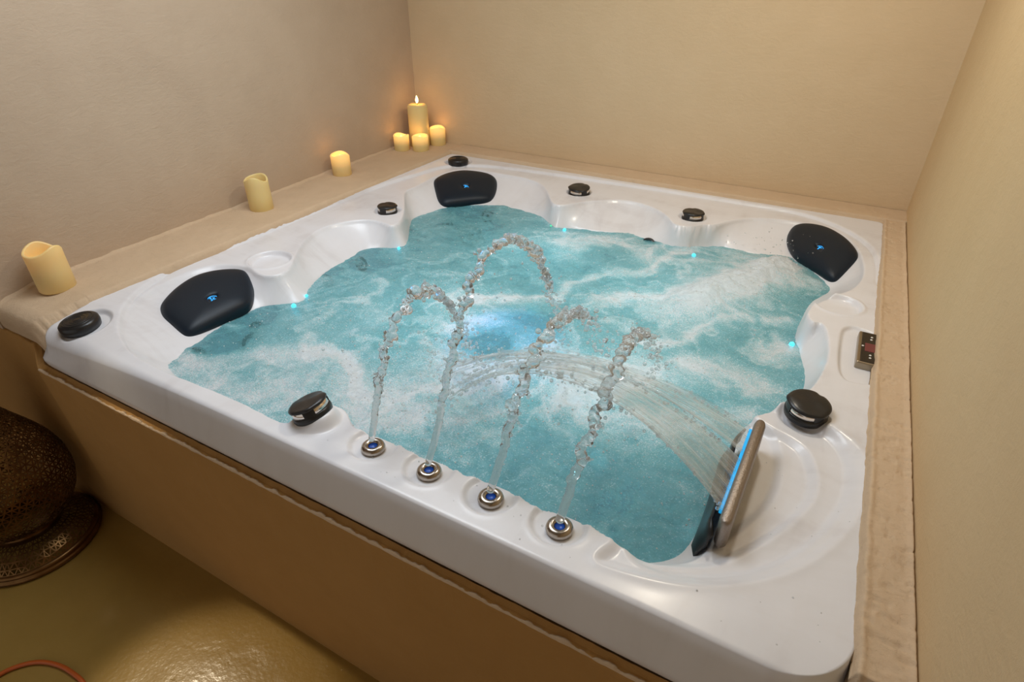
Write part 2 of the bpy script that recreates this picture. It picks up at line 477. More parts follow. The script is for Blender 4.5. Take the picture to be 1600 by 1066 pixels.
m_black = plain('black_plastic', (.012, .012, .013), .33, 0, .5, (160, .15))
m_rubber = plain('head_cushion_foam', (.004, .011, .021), .45, 0, .32, (260, .12))
m_dark = plain('dark_recess', (.004, .004, .006), .5)
m_chrome = plain('chrome', (.78, .72, .66), .12, 1.0)
m_steel = plain('brushed_steel', (.40, .35, .30), .22, 1.0, .5, (120, .12))
m_bar = plain('spotted_steel', (.30, .255, .22), .42, .85, .5, (240, .6))
m_bronze = plain('bronze_edge', (.34, .29, .22), .3, .9)
m_glass_black = plain('black_glass', (.012, .010, .010), .08)
m_red = plain('red_display', (.16, .035, .04), .2)
m_white = plain('white_print', (.75, .75, .72), .4)
m_blue = glow('blue_led', (.006, .29, .62), .85)
m_throat = glow('lit_throat', (.01, .06, .30), .35)
m_cyan = glow('cyan_led', (.05, .75, 1.0), 2.2)
m_aqua_fill = glow('aqua_fill_lamp', (.35, .75, .85), .5)
m_green = glow('green_led', (.08, .75, .35), .8)
m_logo = glow('lit_emblem', (.03, .34, .80), 1.2)
m_cord = plain('orange_rubber', (.42, .085, .012), .4)
m_wick = plain('wick', (.03, .02, .015), .8)

s = M('antique_brass')
s.l(s.ramp(s.noise(14, 4), [(.35, (.10, .045, .014)), (.7, (.22, .12, .045))]), s.b.inputs['Base Color'])
s.set(Roughness=.34, Metallic=.92)
m_brass = s.m


def wax(name, c, amount, lo, hi):
    """candle wax; a lit candle's LED makes the wax itself give off light, most near the wick"""
    s = M(name)
    s.set(Base_Color=(*c, 1), Roughness=.45)
    s.b.inputs['Subsurface Weight'].default_value = .35
    s.b.inputs['Subsurface Radius'].default_value = (.03, .018, .008)
    s.b.inputs['Subsurface Scale'].default_value = .5
    s.l(s.bump(s.noise(60, 4), .12, .003), s.b.inputs['Normal'])
    if amount:
        sp = s.n('SeparateXYZ')
        s.l(s.coord(), sp.inputs[0])
        mr = s.n('MapRange')
        mr.interpolation_type = 'SMOOTHSTEP'
        mr.inputs[1].default_value = lo
        mr.inputs[2].default_value = hi
        mr.inputs[3].default_value = 0.0
        mr.inputs[4].default_value = amount
        s.l(sp.outputs[2], mr.inputs[0])
        s.b.inputs['Emission Color'].default_value = (1.0, .50, .12, 1)
        s.l(mr.outputs[0], s.b.inputs['Emission Strength'])
    return s.m


# water: body colour and foam from a per-vertex measure of how aerated the water is, a clear fraction, and a mirror-like skin
s = M('spa_water')
at = s.n('Attribute')
at.attribute_name = 'foam'
fo = at.outputs['Fac']
veil = s.noise(11, 9, .62, None, 1.0)
fine2 = s.noise(85, 6, .75, None, .9)
grain = s.noise(260, 3, .6, None, .3)
k = s.math('ADD', fo, s.math('MULTIPLY', s.math('SUBTRACT', veil, .5), .62))
k = s.math('ADD', k, s.math('MULTIPLY', s.math('SUBTRACT', fine2, .5), .40))
# bubbles: specks a few millimetres across, the denser the more aerated the water is
spk = s.math('SUBTRACT', s.math('ADD', grain, s.math('MULTIPLY', s.math('MINIMUM', fo, .9), .22)), .60)
spk = s.math('MULTIPLY', s.math('MINIMUM', s.math('MAXIMUM', spk, 0.0), .10), 4.6)
k = s.math('ADD', k, spk)
col = s.ramp(k, [(.0, (.19, .54, .60)), (.28, (.30, .66, .72)), (.58, (.56, .81, .86)), (1.0, (.90, .96, 1.0))])
bm_ = s.bump(s.noise(45, 6, .65, None, 1.0), .62, .012)
bm_ = s.bump(fine2, .50, .006, bm_)
dif = s.n('BsdfDiffuse')
s.l(col, dif.inputs['Color'])
s.l(bm_, dif.inputs['Normal'])
trl = s.n('BsdfTranslucent')
s.l(col, trl.inputs['Color'])
m1 = s.n('MixShader')
m1.inputs[0].default_value = .30
s.l(dif.outputs[0], m1.inputs[1])
s.l(trl.outputs[0], m1.inputs[2])
tra = s.n('BsdfTransparent')
tra.inputs[0].default_value = (.55, .86, .90, 1)
clear = s.ramp(s.math('ADD', k, s.math('MULTIPLY', fo, .5)), [(.0, .62), (.10, .26), (.40, .12), (.8, 0.0)])
m2 = s.n('MixShader')
s.l(clear, m2.inputs[0])
s.l(m1.outputs[0], m2.inputs[1])
s.l(tra.outputs[0], m2.inputs[2])
gl = s.n('BsdfGlossy')
gl.inputs['Roughness'].default_value = .07
s.l(bm_, gl.inputs['Normal'])
fr = s.n('Fresnel')
fr.inputs['IOR'].default_value = 1.33
s.l(bm_, fr.inputs['Normal'])
m3 = s.n('MixShader')
s.l(fr.outputs[0], m3.inputs[0])
s.l(m2.outputs[0], m3.inputs[1])
s.l(gl.outputs[0], m3.inputs[2])
s.l(m3.outputs[0], s.out.inputs['Surface'])
m_water = s.m


def clear_water(name, white, thin):
    s = M(name)
    nb = s.bump(s.noise(140, 4), .12 if thin else .5, .004)
    dif = s.n('BsdfDiffuse')
    dif.inputs['Color'].default_value = (.98, .99, 1, 1)
    trl = s.n('BsdfTranslucent')
    trl.inputs['Color'].default_value = (.98, .99, 1, 1)
    a = s.n('MixShader')
    a.inputs[0].default_value = .28
    s.l(dif.outputs[0], a.inputs[1])
    s.l(trl.outputs[0], a.inputs[2])
    if thin:
        g = s.n('BsdfTransparent')
        g.inputs[0].default_value = (.95, .97, .97, 1)
    else:
        g = s.n('BsdfRefraction')
        g.inputs['IOR'].default_value = 1.33
        g.inputs['Roughness'].default_value = .02
        g.inputs['Color'].default_value = (.97, .99, 1, 1)
    b = s.n('MixShader')
    s.l(g.outputs[0], b.inputs[1])
    s.l(a.outputs[0], b.inputs[2])
    if thin:
        st = s.ramp(s.noise(60, 5, .65, (.10, 3.0, .10), .2), [(.42, white * .3), (.70, white * 2.5)])
        s.l(st, b.inputs[0])
    else:
        b.inputs[0].default_value = white
    gl = s.n('BsdfGlossy')
    gl.inputs['Roughness'].default_value = .03
    s.l(nb, gl.inputs['Normal'])
    fr = s.n('Fresnel')
    fr.inputs['IOR'].default_value = 1.33
    c = s.n('MixShader')
    s.l(s.math('MULTIPLY', fr.outputs[0], .25 if thin else 1.0), c.inputs[0])
    s.l(b.outputs[0], c.inputs[1])
    s.l(gl.outputs[0], c.inputs[2])
    s.l(c.outputs[0], s.out.inputs['Surface'])
    return s.m


m_stream = clear_water('clear_water_stream', .20, False)
m_froth = clear_water('froth', .85, False)
m_sheet = clear_water('clear_water_sheet', .17, True)

W, DP, ZF = 2.2, 2.2113, -0.8722
G = dict(top=chaikin(TOP, 2), wat=chaikin(WAT, 2), lip=chaikin(LIP, 2), arcs=[(chaikin(a, 2), amp) for a, amp in ARCS],
         dishes=DISHES, panel=chaikin(PANEL, 2), nub=tuple(KNOBS['front']), bb=(.02, 2.2, .02, 2.2))


def H(x, y):
    return float(height(np.array([x]), np.array([y]), G)[0])


def slope_normal(x, y, e=.012):
    return Vector((-(H(x + e, y) - H(x - e, y)) / (2 * e), -(H(x, y + e) - H(x, y - e)) / (2 * e), 1)).normalized()


# ------------------------------------------------------------------ room
XL0, XL1 = -.252, -.337           # left wall: foot at the front and at the back
YB, XR, ZC = 2.3564, 2.2807, 1.75


def quad_wall(name, pts, mat, n=(1, 1)):
    o = new_obj(name, pts, [(0, 1, 2, 3)], mat, smooth=False)
    return tag(o, kind='structure')


quad_wall('floor', [(-2.2, -3.0, ZF), (2.6, -3.0, ZF), (2.6, .3, ZF), (-2.2, .3, ZF)], m_floor)
quad_wall('ceiling', [(-2.2, -3.0, ZC), (-2.2, 2.5, ZC), (2.6, 2.5, ZC), (2.6, -3.0, ZC)], m_ceil)


def slab(name, lo, hi, mat, skew=None):
    bm = bmesh.new()
    box_bm(bm, lo, hi)
    if skew:
        skew(bm)
    return tag(bm_obj(name, bm, mat, None, False), kind='structure')


def skew_left(bm):
    for v in bm.verts:
        if v.co.x > -.40:
            v.co.x = XL0 + (XL1 - XL0) * (v.co.y / YB)


slab('wall_left', (-.60, .0, ZF), (-.30, YB, ZC), m_left, skew_left)
slab('wall_back', (-.60, YB, ZF), (2.60, YB + .2, ZC), m_back)
slab('wall_right', (XR, -3.0, ZF), (2.60, YB, ZC), m_right)
slab('wall_entrance', (-2.2, .0, ZF), (-.60, .2, ZC), m_apron)
slab('wall_far_left', (-2.4, -3.0, ZF), (-2.2, .2, ZC), m_left)


# the apron under the tub: a plastered upstand whose torn top edge catches the light
def apron():
    xs = np.concatenate([np.linspace(-.60, -.10, 40), np.linspace(-.095, XR, 420)])
    v, f = [], []
    for i, x in enumerate(xs):
        rag = (fbm(np.array([x * 40]), np.array([3.3]), 4)[0] - .5)
        top = -.211 + rag * .006
        if x < -.04:
            k = min(1, (-.04 - x) / .03)
            top = top + (-.088 - top) * k + rag * .012
        out = rag * .004
        lean = -.030 * (1 - (min(1, max(0, (-.04 - x) / .03))))
        if x >= -.04:
            top += .0535
        elif x > -.07:
            top += .0535 * (1 - (-.04 - x) / .03)
        rows = [(0.0, ZF), (lean * .5 + out * .3, -.5), (lean + out, top - .010), (lean + .001 + out, top - .002), (lean + .004 + out, top), (lean + .012, top + .001), (lean + .023, top + .0068), (.05, top - .06)]
        for yy, zz in rows:
            v.append((x, yy - .002, zz))
    n = 8
    for i in range(len(xs) - 1):
        for k in range(n - 1):
            f.append((i * n + k, (i + 1) * n + k, (i + 1) * n + k + 1, i * n + k + 1))
    tag(new_obj('wall_front', v, f, m_apron, None, False), kind='structure')
    # the torn bead of pale plaster along its top
    xs = np.linspace(-.036, XR - .09, 700)
    jit = fbm(xs * 55, xs * 0 + 8.1, 4) - .5
    top = -.211 + .0535 + (fbm(xs * 40, xs * 0 + 3.3, 4) - .5) * .006
    v, f = tube([(x, -.0285 + j * .003, t - .001 + j * .004) for x, j, t in zip(xs, jit, top)], [max(.0015, .0040 + j * .006) for j in jit], 7)
    return tag(new_obj('trim_4', v, f, m_ledge, None, False), kind='structure')


apron()


# plaster ledges round the tub
def ledge_left():
    n, m = 420, 70
    t = np.linspace(0, 1, m)
    y = np.concatenate([np.linspace(.001, .25, 120), np.linspace(.253, YB, n - 120)])
    Y = np.repeat(y[:, None], m, 1)
    xw = XL0 + (XL1 - XL0) * (y / YB) - .004
    rag = fbm(y * 48, y * 0 + 5.5, 5) - .5
    front = np.exp(-np.maximum(y, 0) / .09)
    xe = .008 + rag * .005 - .004 * front + .03 * rag * front
    X = xw[:, None] + (xe - xw)[:, None] * t[None, :]
    de = xe[:, None] - X
    r = .012 + .05 * front[:, None] + .01 * np.abs(rag[:, None])
    top = .015 - droop(np.minimum(X, 0), Y) * 1.0 + (fbm(X * 14, Y * 14, 4) - .5) * .006 + .010 * front[:, None]
    k = np.clip(1 - de / r, 0, 1)
    Z = top - (.022 + .022 * front[:, None]) * k ** 1.6 * (1 + .5 * (fbm(X * 60, Y * 60, 3) - .5))
    cove = np.clip(1 - (X - xw[:, None]) / .02, 0, 1)
    Z = Z + .012 * cove ** 2 * (.5 + fbm(Y * 18, X * 0 + 2, 3))
    # front roll-over down to the apron
    fr = np.clip((.016 - Y) / .015, 0, 1)
    Z = Z - .016 * fr ** 2
    v = np.stack([X, Y, Z], -1).reshape(-1, 3).tolist()
    f = []
    for i in range(n - 1):
        for j in range(m - 1):
            a = i * m + j
            f.append((a, a + 1, a + m + 1, a + m))
    base = len(v)
    for j in range(m):                                   # front face
        q = v[j]
        v.append((q[0], q[1] + .002, q[2] - .03))
    for j in range(m - 1):
        f.append((j, base + j, base + j + 1, j + 1))
    b2 = len(v)
    for i in range(n):                                   # face towards the tub
        q = v[i * m + m - 1]
        v.append((q[0] - .002, q[1], q[2] - .05))
    for i in range(n - 1):
        f.append((i * m + m - 1, b2 + i, b2 + i + 1, (i + 1) * m + m - 1))
    return tag(new_obj('trim_1', v, f, m_ledge), kind='structure')


def ledge_strip(name, along, across_out, length, width, seed, bead):
    """a flat ledge; local s runs along it, w from the tub edge (0) to the wall (width)"""
    n, m = 420, 44
    s = np.linspace(0, length, n)
    t = np.linspace(0, 1, m)
    rag = fbm(s * 26, s * 0 + seed, 4) - .5
    w0 = -.004 + rag * .005
    rag2 = fbm(s * 9, s * 0 + seed + 4, 5) - .5
    w1 = width - .0035 + rag2 * .004
    Wd = w0[:, None] + (w1 - w0)[:, None] * t[None, :]
    Sg = np.repeat(s[:, None], m, 1)
    Z = .013 + (.005 if bead < .5 else 0) + (fbm(Sg * 10, Wd * 24 + seed, 5) - .5) * .0035
    scr = np.clip(fbm(Sg * 90 + seed, Wd * 30, 4) - .60, 0, 1)
    Z = Z - scr * .022 * bead
    d0 = Wd - w0[:, None]
    d1 = w1[:, None] - Wd
    Z = Z + .003 * bead * np.exp(-((d0 - .010) / .006) ** 2) + .004 * bead * np.exp(-(d1 / .008) ** 2)
    Z = Z - .026 * np.clip(1 - d0 / .008, 0, 1) ** 2
    o = np.array(along[0])
    dirv = np.array(along[1])
    acr = np.array(across_out)
    P = o + Sg[..., None] * dirv + Wd[..., None] * acr
    P[..., 2] = Z
    v = P.reshape(-1, 3).tolist()
    f = []
    for i in range(n - 1):
        for j in range(m - 1):
            a = i * m + j
            f.append((a, a + 1, a + m + 1, a + m))
    base = len(v)
    for j in range(m):
        q = v[j]
        v.append((q[0], q[1], -.30))
    for j in range(m - 1):
        f.append((j, base + j, base + j + 1, j + 1))
    for col, off in ((0, 0), (m - 1, 0)):
        b2 = len(v)
        for i in range(n):
            q = v[i * m + col]
            v.append((q[0], q[1], q[2] - .05))
        for i in range(n - 1):
            f.append((i * m + col, b2 + i, b2 + i + 1, (i + 1) * m + col))
    return tag(new_obj(name, v, f, m_ledge), kind='structure')


ledge_left()
ledge_strip('trim_2', ((-.02, DP, 0), (1, 0, 0)), (0, 1, 0), XR + .02, YB - DP, 11.0, .35)
ledge_strip('trim_3', ((W, .045, 0), (0, 1, 0)), (1, 0, 0), YB - .045, XR - W, 23.0, 1.0)

# ------------------------------------------------------------------ the tub
tub = empty('hot_tub', (W / 2, DP / 2, ZF), 'large square white marbled hot tub set into the plastered platform', 'hot tub')


def P_(o):
    """parent to the tub, keeping the place"""
    o.parent = tub
    o.matrix_parent_inverse = Matrix.Translation(-Vector(tub.location))
    return o


NX, NY = 560, 600
u = np.linspace(0, 1, NX)
vv = np.linspace(0, 1, NY)
vv = .72 * vv + .28 * vv ** 2
X, Y = np.meshgrid(u * W, vv * DP)
for cx, cy, r in ((0, 0, .035), (W, 0, .12), (0, DP, .03), (W, DP, .03)):      # rounded outer corners
    ox = r if cx == 0 else W - r
    oy = r if cy == 0 else DP - r
    a = np.abs(X - ox)
    b = np.abs(Y - oy)
    m = ((X < ox) if cx == 0 else (X > ox)) & ((Y < oy) if cy == 0 else (Y > oy))
    k = np.where(m, np.maximum(a, b) / np.maximum(np.hypot(a, b), 1e-9), 1)
    X = ox + (X - ox) * k
    Y = oy + (Y - oy) * k
Z = height(X, Y, G)
# moulded shell: heightfield plus the rolled lip below its rim
co = np.stack([X, Y, Z], -1).reshape(-1, 3)
idx = np.arange(NX * NY).reshape(NY, NX)
quads = np.stack([idx[:-1, :-1], idx[:-1, 1:], idx[1:, 1:], idx[1:, :-1]], -1).reshape(-1, 4)
ring = np.concatenate([idx[0, :], idx[1:, -1], idx[-1, -2::-1], idx[-2:0:-1, 0]])
cur = ring
cen = np.array([W / 2, DP / 2])
vs, fs = [co], [quads]
base = len(co)
rc = co[ring]
inw = cen - rc[:, :2]
inw = np.sign(inw) * (np.abs(inw) > np.array([W / 2 - .08, DP / 2 - .08]))
for off, dz, za in ((-.005, -.03, None), (-.0195, None, -.108), (-.0195, None, -.116), (-.0160, None, -.130), (-.0095, None, -.143), (.000, None, -.150), (.026, None, -.152), (.034, None, -.32)):
    q = rc.copy()
    q[:, :2] += inw * off
    if za is None:
        q[:, 2] = q[:, 2] + dz
    else:
        q[:, 2] = za - .0 * q[:, 2]
    new = base + np.arange(len(ring))
    vs.append(q)
    fs.append(np.stack([cur, new, np.roll(new, -1), np.roll(cur, -1)], -1))
    cur = new
    base += len(ring)
co = np.vstack(vs)
q = np.vstack(fs)
me = bpy.data.meshes.new('shell')
me.vertices.add(len(co))
me.vertices.foreach_set('co', co.ravel())
me.loops.add(q.size)
me.loops.foreach_set('vertex_index', q.ravel().astype(np.int32))
me.polygons.add(len(q))
me.polygons.foreach_set('loop_start', (np.arange(len(q)) * 4).astype(np.int32))
me.polygons.foreach_set('use_smooth', np.ones(len(q), bool))
me.update(calc_edges=True)
me.materials.append(m_shell)
shell = bpy.data.objects.new('shell', me)
S.collection.objects.link(shell)
P_(shell)


# rotary diverter knobs
def knob(loc, rot, r, tilt=(0, 0)):
    b = lathe_obj('diverter_knob', [(0, -.012), (r * .98, -.012), (r * 1.02, -.001), (r, .006), (r * .93, .008), (0, .008)], m_black, None, 40)
    c = lathe_obj('chrome_band', [(r * .90, .007), (r * .97, .009), (r * .93, .022), (r * .88, .0235)], m_chrome, b, 40, cap=False)
    bm = bmesh.new()
    N = 64
    prof = []
    for k, (rr, zz) in enumerate([(0.93, .0215), (1.0, .0235), (1.01, .027), (.95, .0300), (.80, .0315), (.40, .032), (.0, .0323)]):
        row = []
        for a in range(N):
            th = 2 * math.pi * a / N
            notch = .09 * math.exp(-((((th - .6 + math.pi) % (2 * math.pi)) - math.pi) / .16) ** 2)
            lug = .06 * math.exp(-((((th - 2.6 + math.pi) % (2 * math.pi)) - math.pi) / .2) ** 2) + .06 * math.exp(-((((th - 4.9 + math.pi) % (2 * math.pi)) - math.pi) / .2) ** 2)
            R_ = r * rr * (1 + (lug - notch) * (rr > .7))
            row.append(bm.verts.new((R_ * math.cos(th), R_ * math.sin(th), zz + (.0015 * math.cos(2 * th) if .3 < rr < .9 else 0))))
        prof.append(row)
    for k in range(len(prof) - 1):
        for a in range(N):
            try:
                bm.faces.new((prof[k][a], prof[k][(a + 1) % N], prof[k + 1][(a + 1) % N], prof[k + 1][a]))
            except ValueError:
                pass
    bm.faces.new(prof[0][::-1])
    bmesh.ops.remove_doubles(bm, verts=bm.verts, dist=1e-6)
    cap = bm_obj('grip_cap', bm, m_black, b)
    # three grip webs that cover stretches of the chrome
    for a0, a1 in ((.25, 1.5), (2.55, 3.3), (4.6, 5.2)):
        v, f = [], []
        K = 10
        for i in range(K + 1):
            th = a0 + (a1 - a0) * i / K
            for rr, zz in ((.88, .006), (.985, .006), (.995, .025), (.88, .025)):
                v.append((r * rr * math.cos(th), r * rr * math.sin(th), zz))
        for i in range(K):
            for j in range(4):
                f.append((i * 4 + j, i * 4 + (j + 1) % 4, i * 4 + 4 + (j + 1) % 4, i * 4 + 4 + j))
        f += [(3, 2, 1, 0), (K * 4, K * 4 + 1, K * 4 + 2, K * 4 + 3)]
        new_obj('grip_web', v, f, m_black, b, False)
    b.location = loc
    b.rotation_euler = (Matrix.Rotation(tilt[1], 3, 'Y') @ Matrix.Rotation(tilt[0], 3, 'X') @ Matrix.Rotation(rot, 3, 'Z')).to_euler()
    return P_(b)


kx, ky = KNOBS['left']
knob((kx, ky, H(kx, ky) + .003), 1.95, .043)
kx, ky = KNOBS['back1']
knob((kx, ky, H(kx, ky) + .006), .75, .051, (.10, .0))
kx, ky = KNOBS['back2']
knob((kx, ky, H(kx, ky) + .003), 1.35, .046)
kx, ky = KNOBS['right']
knob((kx, ky, H(kx, ky) + .004), .55, .050, (.08, .05))
kx, ky = KNOBS['front']
knob((kx, ky, H(kx, ky) + .006), .65, .047, (.05, -.38))

# speaker pods at two corners
for (kx, ky), tl in zip(CAPS, ((.10, -.05), (0, 0))):
    c = lathe_obj('speaker_cap', [(0, -.01), (.053, -.01), (.056, .004), (.055, .016), (.050, .021), (.030, .0235), (0, .024)], m_black, None, 48)
    for r in (.012, .022, .032, .042):
        v, f = [], []
        for a in range(40):
            th = a * 2 * math.pi / 40
            for rr, zz in ((r - .0018, .0225), (r, .0262 - r * .04), (r + .0018, .0225)):
                v.append((rr * math.cos(th), rr * math.sin(th), zz))
        for a in range(40):
            b = (a + 1) % 40
            f += [(a * 3, b * 3, b * 3 + 1, a * 3 + 1), (a * 3 + 1, b * 3 + 1, b * 3 + 2, a * 3 + 2)]
        new_obj('grille_ring', v, f, m_black, c)
    c.location = (kx, ky, H(kx, ky) + .010)
    c.rotation_euler = (tl[0], tl[1], 0)
    P_(c)

# steel fountain nozzles along the front rim
NOZ = [(1.228 + .1537 * i, .088) for i in range(4)]
for i, (x, y) in enumerate(NOZ):
    prof = [(.0094, .001), (.0094, .0075), (.0112, .0110), (.0155, .0130), (.0210, .0122), (.0255, .0085), (.0272, .003), (.0260, -.003), (.022, -.006)]
    nz = lathe_obj('fountain_nozzle', prof, m_steel, None, 40, cap=False)
    nz.location = (x, y, H(x, y) + .004)
    li = lathe_obj('lit_throat', [(0, .0035), (.0091, .0035), (.0093, .007)], m_throat, nz, 24, cap=False)
    P_(nz)

# waterfall spout: a steel bar with a lit slot
SP0, SP1 = Vector((1.9655, .225, .012)), Vector((1.9735, .560, .012))
bm = bmesh.new()
K = 14
prof = []
L_ = (SP1 - SP0).length
half = .017
rings = []
for k, (ins, z) in enumerate([(.003, -.05), (.0, -.045), (.0, .012), (.002, .019), (.006, .022)]):
    row = []
    for side in (0, 1):
        for a in range(K + 1):
            th = math.pi * a / K + (math.pi if side == 0 else 0)
            rx = (.0125 - ins)
            ry = (.020 - ins)
            cy = 0.012 if side == 0 else L_ - .012
            row.append(bm.verts.new((rx * math.cos(th), cy + ry * math.sin(th), z)))
    rings.append(row)
nr = len(rings[0])
for k in range(len(rings) - 1):
    for a in range(nr):
        bm.faces.new((rings[k][a], rings[k][(a + 1) % nr], rings[k + 1][(a + 1) % nr], rings[k + 1][a]))
bm.faces.new(rings[-1])
bm.faces.new(rings[0][::-1])
spout = bm_obj('waterfall_spout', bm, m_bar)
bm = bmesh.new()
box_bm(bm, (-.0185, .03, .002), (-.0085, L_ - .03, .013), .002)
bm_obj('light_strip', bm, m_blue, spout)
spout.location = SP0
spout.rotation_euler = (0, 0, -math.atan2(SP1.x - SP0.x, SP1.y - SP0.y))
P_(spout)

# black filter panel in the wall under the spout
bm = bmesh.new()
rows = []
for z in np.linspace(-.004, -.24, 13):
    g = .0035 if int(round((z + .004) / -.02)) % 3 == 2 else 0
    xf = 1.9475 + (z * .26 if z > -.16 else -.16 * .26) - .006 + g
    rows.append([bm.verts.new((xf + (.012 if j in (0, 9) else 0) + .004 * math.sin(j * .5), .215 + .345 * j / 9, z)) for j in range(10)])
for a, b in zip(rows, rows[1:]):
    for j in range(9):
        bm.faces.new((a[j], a[j + 1], b[j + 1], b[j]))
fp = bm_obj('filter_panel', bm, m_black)
md = fp.modifiers.new('thickness', 'SOLIDIFY')
md.thickness = .006
P_(fp)

# control panel, half under the plaster
bm = bmesh.new()
box_bm(bm, (-.030, -.092, -.014), (.034, .092, .012), .004)
cp = bm_obj('control_panel', bm, m_bronze, None, False)
bm = bmesh.new()
box_bm(bm, (-.022, -.086, .010), (.032, .086, .0135), .0015)
bm_obj('keypad', bm, m_glass_black, cp, False)
bm = bmesh.new()
box_bm(bm, (-.013, -.028, .0125), (.016, .020, .0146), .001)
bm_obj('display', bm, m_red, cp, False)
for kx, ky in ((.003, .060), (.002, .045), (.002, -.047), (.002, -.062), (-.018, .0)):
    v, f = lathe([(0, .0146), (.0028, .0146), (.0034, .0132)], 14)
    b = new_obj('button_mark', v, f, m_white, cp)
    b.location = (kx, ky, 0)
cp.location = (2.186, 1.087, H(2.17, 1.087) + .010)
P_(cp)

# small LEDs at the waterline
for i, (x, y) in enumerate(LEDS):
    bm = bmesh.new()
    bmesh.ops.create_icosphere(bm, subdivisions=2, radius=(.008, .005, .006, .007, .004, .008, .008)[i])
    o = bm_obj('led_light', bm, m_green if i == 4 else m_cyan)
    o.location = (x, y, ZW + .004)
    P_(o)

# massage jets in the seat walls
for i, (x, y, r) in enumerate(JETS):
    z = H(x, y)
    n = slope_normal(x, y)
    j = lathe_obj('massage_jet', [(r * 1.25, -.004), (r * 1.3, .004), (r * 1.05, .009), (r * .95, .006), (r * .92, -.004), (r * .4, -.006), (r * .36, .003), (0, .004)], m_black, None, 28, cap=False)
    j.location = Vector((x, y, z)) + n * .003
    j.rotation_euler = n.to_track_quat('Z', 'Y').to_euler()
    P_(j)

# blue lamp in the foot well
bm = bmesh.new()
bmesh.ops.create_uvsphere(bm, u_segments=24, v_segments=12, radius=.05)
o = bm_obj('underwater_lamp_or_fill', bm, m_blue)
o.location = (1.08, .93, H(1.08, .93) + .02)
P_(o)
lamp('underwater_lamp_light', 'SPOT', (1.08, .93, H(1.08, .93) + .085), 7.5, (.04, .36, 1.0), (1.17, .78, -.1), .04, None, 1.15)

# aqua fill lamps added under the water to brighten it from below
for x, y in ((.88, .80), (.95, 1.42), (1.55, .72), (1.48, 1.32)):
    bm = bmesh.new()
    bmesh.ops.create_uvsphere(bm, u_segments=20, v_segments=10, radius=.03)
    o = bm_obj('underwater_lamp_or_fill', bm, m_aqua_fill)  # glowing body of an added fill lamp
    o.location = (x, y, H(x, y) + .01)
    P_(o)
    lamp('underwater_aqua_fill', 'SPOT', (x, y, H(x, y) + .05), 2.7, (.52, .90, 1.0), (x, y, 1), .03, None, 2.5)


# ------------------------------------------------------------------ head cushions
def cushion(outline, emb, label, glyph, k):
    O = np.array(outline, float)
    for _ in range(2):
        Q = np.roll(O, -1, 0)
        O = np.stack([.75 * O + .25 * Q, .25 * O + .75 * Q], 1).reshape(-1, 3)
    c = O.mean(0)
    U, Sg, Vt = np.linalg.svd(O - c)
    n = Vt[2] * np.sign(Vt[2][2])
    e = np.array(emb)
    ctr = c + (e - c) - n * np.dot(e - c, n)
    root = empty('head_cushion', c, label, 'cushion', 'head cushions in the tub corners')
    T = .052
    rows = []
    facs = [.97, 1.0, 1.0, .98, .945, .89, .81, .70, .56, .40, .22, .125, .105, .085, .0]
    offs = [-.040, -.006, .003, .010, .0165, .0225, .0275, .0315, .0345, .0365, .0375, .0370, .0295, .028, .0275]
    for fct, of in zip(facs, offs):
        row = []
        for q in O:
            p = ctr + (q - ctr) * fct
            plane = c + (p - c) - n * np.dot(p - c, n)
            w = min(1, max(0, (fct - .5) / .5))
            base = plane + n * np.dot(q - c, n) * w
            row.append(base + n * of - c)
        rows.append(row)
    m = len(O)
    v = [p for r in rows for p in r]
    f = []
    for a in range(len(rows) - 1):
        for b in range(m):
            b2 = (b + 1) % m
            f.append((a * m + b, a * m + b2, (a + 1) * m + b2, (a + 1) * m + b))
    body = new_obj('foam_body', v, f, m_rubber, root)
    md = body.modifiers.new('subdiv', 'SUBSURF')
    md.levels = 1
    md.render_levels = 1
    # lit emblem at the bottom of the hollow in the middle
    ux = Vector((1, 0, 0)) if k != 2 else Vector((.75, -.66, 0))
    if k == 0:
        ux = Vector((.35, .94, 0))
    N_ = Vector(n)
    ux = (ux - N_ * ux.dot(N_)).normalized()
    uy = N_.cross(ux)
    mat = Matrix((ux, uy, N_)).transposed().to_4x4()
    mat.translation = Vector(ctr - c) + N_ * .0290
    dsk = lathe_obj('emblem_disc', [(0, .0015), (.019, .0015), (.022, 0), (.022, -.003)], m_dark, root, 32, cap=False)
    dsk.matrix_local = mat
    em = []
    def bar(pts, r, nm):
        vv_, ff_ = tube([(a, b, .003) for a, b in pts], r, 6)
        return new_obj(nm, vv_, ff_, m_logo, dsk)
    bar([(.016 * math.cos(t), .014 * math.sin(t)) for t in np.linspace(.5, 2.7, 12)], .0011, 'emblem_arc')
    if glyph:
        sp = catmull([(-.0035, .006), (-.0065, .008), (-.009, .0055), (-.0062, .001), (-.0035, -.004), (-.006, -.0075), (-.009, -.006)], 24)
        bar([tuple(q) for q in sp], .0012, 'emblem_letter')
        bar([(.001, .007), (.001, -.006)], .001, 'emblem_letter')
        bar([(.0065, .007), (.0015, .001), (.007, -.006)], .001, 'emblem_letter')
    else:
        bar([(-.006, .006), (.006, .006)], .0018, 'emblem_bar')
        bar([(-.001, .006), (-.001, -.006)], .0018, 'emblem_bar')
    return root


cushion(CUSHIONS[0], EMBLEMS[0], 'dark blue-black head cushion nearest the front left corner of the tub', True, 0)
cushion(CUSHIONS[1], EMBLEMS[1], 'dark head cushion with bright blue emblem in the far corner below the pillar candle', False, 1)
cushion(CUSHIONS[2], EMBLEMS[2], 'black head cushion in the tub corner by the right wall', False, 2)

